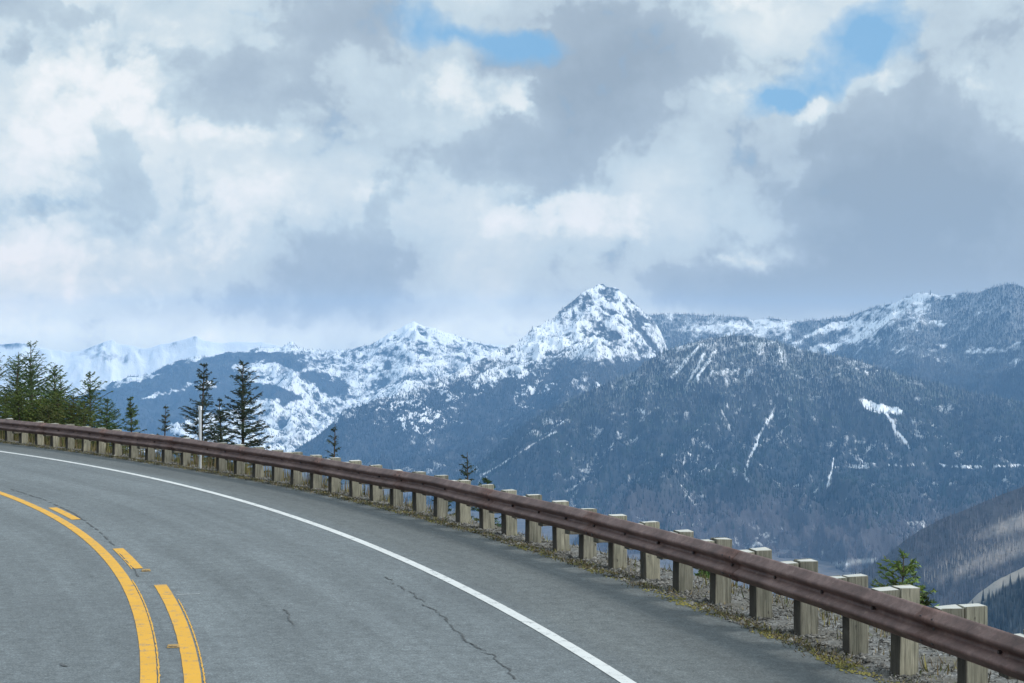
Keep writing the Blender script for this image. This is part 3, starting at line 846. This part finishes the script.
def snC(px, py, H, X, Y, steep, rg, hi, dx):
    op = openC(px, py)
    rockface = (blob(px, py, 584, 303, 20, 12, -25) * .42 + blob(px, py, 640, 330, 18, 16) * .48 + blob(px, py, 606, 335, 26, 12) * .25) * (.6 + 1.6 * fbm(px * .11, py * .09, 5, g=.7))
    bright = blob(px, py, 545, 340, 36, 8, -28) * .7 + blob(px, py, 610, 355, 45, 5) * .35
    return .86 * op + .10 * (1 - op) - rockface + bright - .08 * sstep(.9, 2.0, steep) * op + .25 * (rg - .5) - .95 * (.60 - hi) * op + .75 * op * fbm(px * .24, py * .20, 6, g=.8)
gC = rangemesh('rocky_peak', cC, lambda p: np.interp(p, [150, 400, 602, 1000], [8800, 9800, 11000, 10000]), lambda p: np.interp(p, [150, 400, 602, 1000], [6200, 6600, 7000, 7000]), -690, (170, 960), 1150, 420, 300, 1150, snC, const_tint((.040, .048, .058)), .016, seed=12.7, rough_px=2.2, prof_pow=.86, label='pointed snow covered rocky peak', oct=8)
forest(gC, 160000, 15, lambda px, py, X, Y, H, sn: np.clip((1 - openC(px, py)) * .9 + .22 * sstep(-.2, .3, fbm(px * .13, py * .12, 5, g=.7)) + .08, 0, 1) * sstep(284, 300, py),
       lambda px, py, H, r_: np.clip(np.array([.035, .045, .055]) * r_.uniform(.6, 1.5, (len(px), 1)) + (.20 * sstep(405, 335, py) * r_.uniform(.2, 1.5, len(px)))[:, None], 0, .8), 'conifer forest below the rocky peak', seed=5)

# E: broad wooded hill in the middle distance
cE = [(250, 640), (330, 575), (400, 520), (440, 492), (480, 463), (505, 440), (530, 420), (560, 404), (600, 386), (634, 372), (644, 362), (666, 350), (690, 343), (703, 339), (733, 335), (752, 335), (785, 344), (811, 352), (844, 357), (870, 364), (900, 374), (960, 390), (1024, 402), (1150, 430), (1300, 450)]
def streakE(px, py):
    px0, py0 = px, py
    wob = 2.5 * fbm(px * .08, py * .08, 3)
    s = sstep(2.2, .5, seg(px + wob, py, [(774, 412), (765, 425), (756, 443), (748, 462), (744, 475), (750, 482)])) * (.55 + 1.2 * fbm(px * .15, py * .15, 4))
    s = np.maximum(s, sstep(1.8, .4, seg(px + wob, py, [(884, 408), (895, 428), (910, 448)])) * .8)
    s = np.maximum(s, sstep(5.5, 3.0, seg(px + wob, py + wob, [(866, 404), (878, 409), (898, 411)])) * (.5 + 1.3 * sstep(-.3, .2, fbm(px * .3, py * .3, 4))))
    s = np.maximum(s, sstep(1.8, .4, seg(px, py + wob * .4, [(835, 468), (860, 463), (905, 466), (925, 463), (965, 467), (1010, 466), (1060, 463)])) * sstep(-.15, .15, fbm(px * .05, px * 0 + 3, 4, g=.7)) * .75)
    s = np.maximum(s, sstep(6, 1, np.abs(px - 863) * .16 + np.abs(py - 467 + .25 * wob) * 1.4) * .6)
    s = np.maximum(s, .8 * sstep(1.5, .3, seg(px + wob, py, [(833, 458), (832, 470), (826, 486)])))
    s = np.maximum(s, .5 * sstep(1.7, .3, seg(px, py, [(484, 474), (512, 458), (540, 440), (556, 432)])))
    for (a, b_, c, d) in ((672, 377, 700, 345), (684, 390, 706, 352), (694, 382, 716, 350)):
        s = np.maximum(s, .6 * sstep(2.2, .5, seg(px + wob, py, [(a, b_), (c, d)])))
    n = fbm(px * .20, py * .16, 6, g=.7)
    sp = blob(px, py, 700, 455, 28, 22) * .9 + blob(px, py, 790, 425, 24, 18) * .6 + blob(px, py, 720, 370, 60, 30) * .55 + blob(px, py, 820, 345, 45, 8) * .6 + blob(px, py, 640, 400, 30, 30) * .5 + blob(px, py, 915, 355, 60, 14) * .4 + blob(px, py, 570, 440, 40, 25) * .5 + blob(px, py, 862, 370, 60, 10) * .4
    return np.clip(s + sstep(.28, .80, n * 1.1 + sp * .5) * .55, 0, 1)
def snE(px, py, H, X, Y, steep, rg, hi, dx):
    return .16 - .05 * sstep(420, 520, py) + .78 * streakE(px, py) + .16 * sstep(400, 340, py)
def tiE(px, py, **k):
    f = sstep(470, 530, py + 30 * fbm(px * .01, py * .02, 3))
    c = mixc((.018, .030, .040), (.070, .058, .066), f)
    bar = sstep(3.5, 1.0, seg(px, py, [(795, 570), (822, 567), (852, 562), (875, 560)]))
    return c * (1 - bar[..., None]) + np.array((.45, .44, .42)) * bar[..., None]
gE = rangemesh('wooded_hill', cE, lambda p: np.interp(p, [250, 740, 1024, 1300], [6800, 7400, 7000, 6800]), 4200, -735, (260, 1290), 1250, 420, 300, 800, snE, tiE, .02, seed=20.3, prof_pow=.92, rough_px=.6, label='broad dark wooded hill with snow streaks', oct=7)
def dE(px, py, X, Y, H, sn):
    up = sstep(540, 470, py + 30 * fbm(px * .01, py * .02, 3))
    return np.clip(up * (1 - .97 * streakE(px, py)), 0, 1) * (.75 + .25 * fbm(px * .05, py * .05, 3))
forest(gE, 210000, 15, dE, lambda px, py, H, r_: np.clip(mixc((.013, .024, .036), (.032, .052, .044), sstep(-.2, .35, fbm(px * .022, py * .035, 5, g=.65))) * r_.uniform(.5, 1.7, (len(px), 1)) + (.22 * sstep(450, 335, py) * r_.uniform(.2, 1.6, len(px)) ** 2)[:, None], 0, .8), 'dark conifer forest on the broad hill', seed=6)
forest(gE, 90000, 13, lambda px, py, X, Y, H, sn: sstep(470, 530, py + 30 * fbm(px * .01, py * .02, 3)) * .85, lambda px, py, H, r_: np.array([.095, .080, .092]) * r_.uniform(.4, 1.8, (len(px), 1)), 'bare grey winter woodland low on the broad hill', name='bare_woodland', width=.16, seed=7, smin=.3)

# F, G: nearer spurs at the lower right
cF = [(500, 760), (620, 700), (700, 655), (780, 612), (830, 588), (860, 572), (881, 559), (904, 541), (922, 529), (941, 519), (978, 504), (1000, 495), (1024, 486), (1100, 460), (1300, 420)]
def tiF(px, py, X, Y, **k):
    n = fbm(X * .006, Y * .004, 4); band = blob(px, py, 985, 562, 75, 13, -22) + .8 * blob(px, py, 1010, 525, 60, 9, -20) 
    c = mixc((.045, .044, .055), (.40, .35, .31), np.clip(sstep(.30, .8, band + n * .5), 0, 1))
    return c
gF = rangemesh('woodland_spur', cF, 3300, 2300, -735, (560, 1290), 700, 260, 70, 420, lambda px, **k: px * 0 - .2, tiF, .04, seed=31.0, rough_px=.6, prof_pow=.9, label='brown bare wooded spur at the lower right')
forest(gF, 70000, 11, lambda px, py, X, Y, H, sn: .35 + .5 * sstep(-.2, .3, fbm(X * .006, Y * .004, 4) * -1),
       lambda px, py, H, r_: mixc((.105, .10, .115), (.30, .27, .25), sstep(.2, .8, blob(px, py, 985, 558, 80, 14, -22) + .8 * blob(px, py, 1010, 522, 60, 9, -20) + .5 * fbm(px * .05, py * .05, 4))) * r_.uniform(.35, 1.7, (len(px), 1)), 'bare grey brown woodland on the lower right spur', name='bare_woodland', width=.13, seed=8)
cG = [(700, 800), (820, 712), (900, 655), (940, 625), (967, 604), (978, 593), (1000, 578), (1024, 567), (1100, 535), (1300, 480)]
def tiG(px, py, X, Y, **k):
    cy = np.interp(px, [c[0] for c in cG], [c[1] for c in cG])
    f = sstep(15, 8, py - cy + 5 * fbm(px * .05, py * .05, 3))
    return mixc((.035, .045, .050), (.50, .45, .38), f)
gG = rangemesh('bare_rim', cG, 2200, 1500, -735, (760, 1290), 520, 180, 50, 300, lambda px, **k: px * 0 - .2, tiG, .05, seed=41.0, rough_px=.8, label='pale bare rim above a dark slope at the lower right corner')
def dG(px, py, X, Y, H, sn):
    cy = np.interp(px, [c[0] for c in cG], [c[1] for c in cG]); return sstep(10, 18, py - cy) * .9
forest(gG, 26000, 12, dG, lambda px, py, H, r_: np.array([.045, .055, .062]) * r_.uniform(.5, 1.7, (len(px), 1)), 'dark conifers below the pale rim', width=.28, seed=9)

# valley floor out to the horizon
def valley():
    r = np.geomspace(900, 15500, 60); a = np.linspace(-75, 75, 120)
    A, Q = np.meshgrid(np.radians(a), r, indexing='ij')
    X = Q * np.sin(A); Y = Q * np.cos(A) - 200
    Z = -738 + 8 * fbm(X / 900, Y / 900, 3)
    me = np_mesh('valley_floor', np.stack([X, Y, Z], -1).reshape(-1, 3), grid_faces(*X.shape), True)
    m, nt, b = new_mat('valley_scrub'); n = noise(nt, geopos(nt), .02, 6, .7)
    nt.links.new(ramp(nt, n, [(.3, (.04, .045, .05)), (.7, (.14, .12, .12))]), b.inputs['Base Color']); b.inputs['Roughness'].default_value = 1
    tag(link('valley_floor', me, m), 'valley floor below the hills', kind='structure')
valley()

# ------------------------------------------------------------------ haze
def haze(dens=4.8e-5):
    mb = MB(); mb.box(-17000, 17000, -2500, 16700, -760, 430)
    m = bpy.data.materials.new('haze'); m.use_nodes = True; nt = m.node_tree; nt.nodes.clear()
    out = nt.nodes.new('ShaderNodeOutputMaterial'); v = nt.nodes.new('ShaderNodeVolumePrincipled')
    v.inputs['Color'].default_value = (.28, .58, 1.0, 1); v.inputs['Density'].default_value = dens
    v.inputs['Anisotropy'].default_value = .0
    nt.links.new(v.outputs[0], out.inputs['Volume'])
    tag(mb.build('haze', m), 'blue mountain haze', 'haze', kind='stuff')
haze()

# ------------------------------------------------------------------ sky
SUN_EL, SUN_AZ = 36.0, 112.0       # azimuth clockwise from +Y (to the camera's right)
def world():
    w = bpy.data.worlds.new('World'); scene.world = w; w.use_nodes = True
    nt = w.node_tree; nt.nodes.clear()
    out = nt.nodes.new('ShaderNodeOutputWorld'); bg = nt.nodes.new('ShaderNodeBackground'); bg.inputs[1].default_value = .1
    nt.links.new(bg.outputs[0], out.inputs[0])
    sky = nt.nodes.new('ShaderNodeTexSky'); sky.sky_type = 'NISHITA'; sky.sun_disc = False
    sky.sun_elevation = rad(SUN_EL); sky.sun_rotation = rad(SUN_AZ); sky.altitude = 1200
    tc = nt.nodes.new('ShaderNodeTexCoord').outputs['Generated']
    sp = nt.nodes.new('ShaderNodeSeparateXYZ'); nt.links.new(tc, sp.inputs[0])
    az = math_(nt, 'ARCTAN2', sp.outputs[0], sp.outputs[1]); el = math_(nt, 'ARCSINE', sp.outputs[2])
    cb = nt.nodes.new('ShaderNodeCombineXYZ'); nt.links.new(az, cb.inputs[0]); nt.links.new(el, cb.inputs[1])
    q = cb.outputs[0]
    def warp(src, scale, amt, det=5, rough=.6, seed=0.0):
        n = N(nt, 'ShaderNodeTexNoise', noise_dimensions='2D'); n.inputs['Scale'].default_value = scale; n.inputs['Detail'].default_value = det; n.inputs['Roughness'].default_value = rough
        mp = nt.nodes.new('ShaderNodeMapping'); mp.inputs['Location'].default_value = (seed, seed * .7, seed * .3); nt.links.new(src, mp.inputs[0]); nt.links.new(mp.outputs[0], n.inputs['Vector'])
        s = nt.nodes.new('ShaderNodeVectorMath'); s.operation = 'SUBTRACT'; nt.links.new(n.outputs['Color'], s.inputs[0]); s.inputs[1].default_value = (.5, .5, .5)
        k = nt.nodes.new('ShaderNodeVectorMath'); k.operation = 'MULTIPLY'; nt.links.new(s.outputs[0], k.inputs[0]); k.inputs[1].default_value = (amt, amt * .8, 0)
        a = nt.nodes.new('ShaderNodeVectorMath'); a.operation = 'ADD'; nt.links.new(src, a.inputs[0]); nt.links.new(k.outputs[0], a.inputs[1])
        return a.outputs[0]
    qw = warp(q, 9, .060, 6, .62)
    qb = warp(q, 5, .05, 2, .5, 3.0)
    def gauss(x, y, rx, ry, rot=0.0, src=None):
        a0 = math.atan((x - 512) / F); e0 = math.atan((Y0 - y) / F * math.cos(a0))
        k = nt.nodes.new('ShaderNodeVectorMath'); k.operation = 'SUBTRACT'; nt.links.new(src or qw, k.inputs[0]); k.inputs[1].default_value = (a0, e0, 0)
        m2 = nt.nodes.new('ShaderNodeVectorMath'); m2.operation = 'MULTIPLY'; nt.links.new(k.outputs[0], m2.inputs[0]); m2.inputs[1].default_value = (-(F / rx) ** 2, -(F / ry) ** 2, 0)
        d = nt.nodes.new('ShaderNodeVectorMath'); d.operation = 'DOT_PRODUCT'; nt.links.new(m2.outputs[0], d.inputs[0]); nt.links.new(k.outputs[0], d.inputs[1])
        return math_(nt, 'EXPONENT', d.outputs['Value'])
    def total(bl, base, src=None):
        acc = None
        for b_ in bl:
            g = gauss(*b_[:4], b_[5] if len(b_) > 5 else 0.0, src)
            acc = math_(nt, 'MULTIPLY_ADD', g, b_[4], base if acc is None else acc)
        return acc
    def noise2(src, scale, det, rough):
        n = N(nt, 'ShaderNodeTexNoise', noise_dimensions='2D'); n.inputs['Scale'].default_value = scale; n.inputs['Detail'].default_value = det; n.inputs['Roughness'].default_value = rough
        nt.links.new(src, n.inputs['Vector']); return n.outputs[0]
    def cnoise(src, scale, det, seed, rough=.6):
        mp = nt.nodes.new('ShaderNodeMapping'); mp.inputs['Location'].default_value = (seed, seed * 1.3, seed); mp.inputs['Scale'].default_value = (1, 1.25, 1)
        nt.links.new(src, mp.inputs[0])
        return math_(nt, 'SUBTRACT', noise2(mp.outputs[0], scale, det, rough), .5)
    n1 = cnoise(q, 8, 3, 0.0)
    n2 = cnoise(qb, 17, 8, 4.0, .65)
    vor = N(nt, 'ShaderNodeTexVoronoi', feature='SMOOTH_F1', voronoi_dimensions='2D'); vor.inputs['Scale'].default_value = 34; vor.inputs['Smoothness'].default_value = .6
    vor.inputs['Detail'].default_value = 2.0; vor.inputs['Roughness'].default_value = .6
    nt.links.new(qw, vor.inputs['Vector'])
    puff = math_(nt, 'SUBTRACT', .42, vor.outputs['Distance'])          # cauliflower lumps
    edge = math_(nt, 'ADD', math_(nt, 'MULTIPLY', n2, .9), math_(nt, 'MULTIPLY', puff, .42))
    K = 10.0
    def lin(c): return tuple(K * ((x / 255 + .055) / 1.055) ** 2.4 for x in c)
    # broad light and shade of the deck
    soft = total([(60, 120, 150, 110, .22), (30, 280, 110, 50, .18), (300, 190, 140, 60, .14), (560, 220, 160, 45, .14), (760, 20, 110, 40, .12),
                  (930, 200, 150, 110, -.20), (330, 280, 120, 60, -.16), (800, 290, 180, 35, -.14), (600, 60, 140, 60, -.12), (330, 312, 260, 14, -.10), (900, 296, 220, 26, -.10), (700, 150, 60, 60, .06)], .50, q)
    soft = math_(nt, 'ADD', soft, math_(nt, 'MULTIPLY', n1, .42))
    soft = math_(nt, 'ADD', soft, math_(nt, 'MULTIPLY', n2, .26))
    # white sunlit cumulus
    Bt = total([(95, 82, 100, 56, 1.0), (28, 170, 46, 54, .75), (40, 262, 55, 40, .80), (235, 200, 75, 34, .80), (190, 250, 60, 30, .4), (238, 138, 50, 16, .80, -8), (455, 84, 60, 26, .95, 8), (340, 142, 50, 14, .6),
                (512, 104, 18, 16, .6), (590, 198, 66, 20, .95), (535, 220, 60, 24, .85), (630, 222, 40, 16, .5), (745, 262, 52, 15, 1.0), (812, 116, 17, 14, 1.0), (792, 126, 18, 8, .6), (985, 74, 30, 24, .45), (765, 2, 55, 14, .6), (722, 90, 34, 26, .5, 30), (900, 80, 30, 36, .35), (372, 196, 20, 14, .5), (120, 300, 50, 22, .4)], 0.0)
    bm = N(nt, 'ShaderNodeMapRange', interpolation_type='SMOOTHSTEP'); nt.links.new(math_(nt, 'ADD', Bt, math_(nt, 'MULTIPLY', edge, 1.1)), bm.inputs[0])
    bm.inputs[1].default_value = .14; bm.inputs[2].default_value = .92
    # shaded cloud bodies with defined rims
    Dk = total([(235, 88, 72, 34, 1.05, 4), (178, 82, 24, 26, .6), (335, 20, 60, 36, .75), (500, 158, 62, 26, 1.15, 3), (585, 110, 62, 40, .95, 14), (640, 40, 80, 44, .9, 10), (560, 55, 40, 30, .5),
                (880, 190, 80, 62, 1.0), (960, 230, 90, 70, .95), (870, 268, 130, 30, .8), (900, 298, 170, 18, .75), (940, 120, 55, 40, .7), (664, 282, 34, 20, .75), (350, 258, 60, 34, .50), (290, 292, 90, 20, .42), (388, 200, 26, 30, .5),
                (20, 6, 90, 14, .9), (-2, 48, 12, 20, .9), (120, 190, 34, 60, .50), (110, 130, 18, 24, .5), (28, 215, 30, 18, .35), (800, 298, 90, 14, .5), (1000, 40, 40, 24, .35)], 0.0)
    dm = N(nt, 'ShaderNodeMapRange', interpolation_type='SMOOTHSTEP'); nt.links.new(math_(nt, 'SUBTRACT', Dk, math_(nt, 'MULTIPLY', edge, 1.0)), dm.inputs[0])
    dm.inputs[1].default_value = .30; dm.inputs[2].default_value = .58
    v = math_(nt, 'MULTIPLY_ADD', bm.outputs[0], .34, soft)
    v = math_(nt, 'MULTIPLY_ADD', dm.outputs[0], -.15, v)
    v = math_(nt, 'MULTIPLY_ADD', math_(nt, 'MINIMUM', Dk, 1.6), -.13, v)
    v = math_(nt, 'MULTIPLY_ADD', edge, .17, v)
    fb = math_(nt, 'ADD', math_(nt, 'MULTIPLY', n1, .5), math_(nt, 'MULTIPLY', edge, .6))
    cc = ramp(nt, v, [(0.0, lin((158, 174, 189))), (.25, lin((176, 192, 206))), (.50, lin((204, 220, 229))), (.72, lin((231, 239, 241))), (1.0, lin((250, 251, 251)))])
    Bh = [(515, 50, 30, 14, 1.0, 25), (425, 22, 34, 26, .65, 50), (470, 38, 40, 10, .75, 15), (876, 36, 36, 44, 1.1, -30), (784, 108, 44, 17, 1.2), (838, 84, 40, 26, .85, -30), (250, 8, 60, 8, .3), (812, 118, 17, 15, -1.3), (800, 135, 34, 10, -.7), (880, 95, 14, 20, -.5, -30)]
    hb = math_(nt, 'SUBTRACT', total(Bh, 0.0), math_(nt, 'MULTIPLY', fb, 1.25))
    hole = ramp(nt, hb, [(.34, 0.0), (.60, .45), (1.15, .92)])
    skc = nt.nodes.new('ShaderNodeMix'); skc.data_type = 'RGBA'
    blue = mix(nt, 1.0, sky.outputs[0], (1.05, 1.15, 1.15), 'MULTIPLY')
    blue = mix(nt, .75, blue, lin((132, 188, 232)))
    c = mix(nt, hole, cc, blue)
    # overcast sky is brighter high overhead than near the horizon
    gain = ramp(nt, sp.outputs[2], [(.22, 1.0), (.75, 1.0)])
    g2 = N(nt, 'ShaderNodeMapRange'); nt.links.new(sp.outputs[2], g2.inputs[0]); g2.inputs[1].default_value = .24; g2.inputs[2].default_value = .8; g2.inputs[3].default_value = 1.0; g2.inputs[4].default_value = 1.7
    # clear bright strip of sky low under the cloud deck
    low = math_(nt, 'POWER', .3679, math_(nt, 'POWER', math_(nt, 'ABSOLUTE', math_(nt, 'DIVIDE', math_(nt, 'SUBTRACT', el, .003), .021)), 2.0))
    c0 = nt.nodes.new('ShaderNodeVectorMath'); c0.operation = 'MULTIPLY_ADD'; c0.inputs[1].default_value = (.66, .56, .42); c0.inputs[2].default_value = (1, 1, 1)
    wide = math_(nt, 'EXPONENT', math_(nt, 'MULTIPLY', math_(nt, 'POWER', math_(nt, 'ABSOLUTE', math_(nt, 'DIVIDE', math_(nt, 'SUBTRACT', el, .018), .034)), 2.0), -1.0))
    wd = mix(nt, wide, (1, 1, 1), (1.34, 1.17, 1.0)); c = mix(nt, 1.0, c, wd, 'MULTIPLY')
    lw = nt.nodes.new('ShaderNodeCombineXYZ')
    for k in range(3): nt.links.new(low, lw.inputs[k])
    nt.links.new(lw.outputs[0], c0.inputs[0]); c = mix(nt, 1.0, c, c0.outputs[0], 'MULTIPLY')
    vm = nt.nodes.new('ShaderNodeVectorMath'); vm.operation = 'SCALE'; nt.links.new(c, vm.inputs[0]); nt.links.new(g2.outputs[0], vm.inputs['Scale'])
    nt.links.new(vm.outputs[0], bg.inputs[0])
    w.cycles.sampling_method = 'MANUAL'; w.cycles.sample_map_resolution = 512
world()
sd = bpy.data.lights.new('sun', 'SUN'); sd.energy = 3.0; sd.angle = rad(9); sd.color = (1, .96, .90)
so = bpy.data.objects.new('sun', sd); col.objects.link(so)
d = Vector((math.sin(rad(SUN_AZ)) * math.cos(rad(SUN_EL)), math.cos(rad(SUN_AZ)) * math.cos(rad(SUN_EL)), math.sin(rad(SUN_EL))))
so.rotation_euler = d.to_track_quat('Z', 'Y').to_euler()

# ------------------------------------------------------------------ camera
cd = bpy.data.cameras.new('camera'); cd.sensor_width = 36; cd.lens = 36 * F / 1024
cd.clip_start = .1; cd.clip_end = 120000; cd.shift_y = -(341.5 - Y0) / 1024
co = bpy.data.objects.new('camera', cd); col.objects.link(co)
co.location = (0, 0, EYE); co.rotation_euler = (rad(90), 0, 0)
scene.camera = co
vs = scene.view_settings
vs.view_transform = 'Standard'; vs.look = 'None'; vs.exposure = 0; vs.gamma = 1
scene.cycles.volume_bounces = 1
scene.cycles.max_bounces = 4
scene.cycles.diffuse_bounces = 2
scene.cycles.glossy_bounces = 2
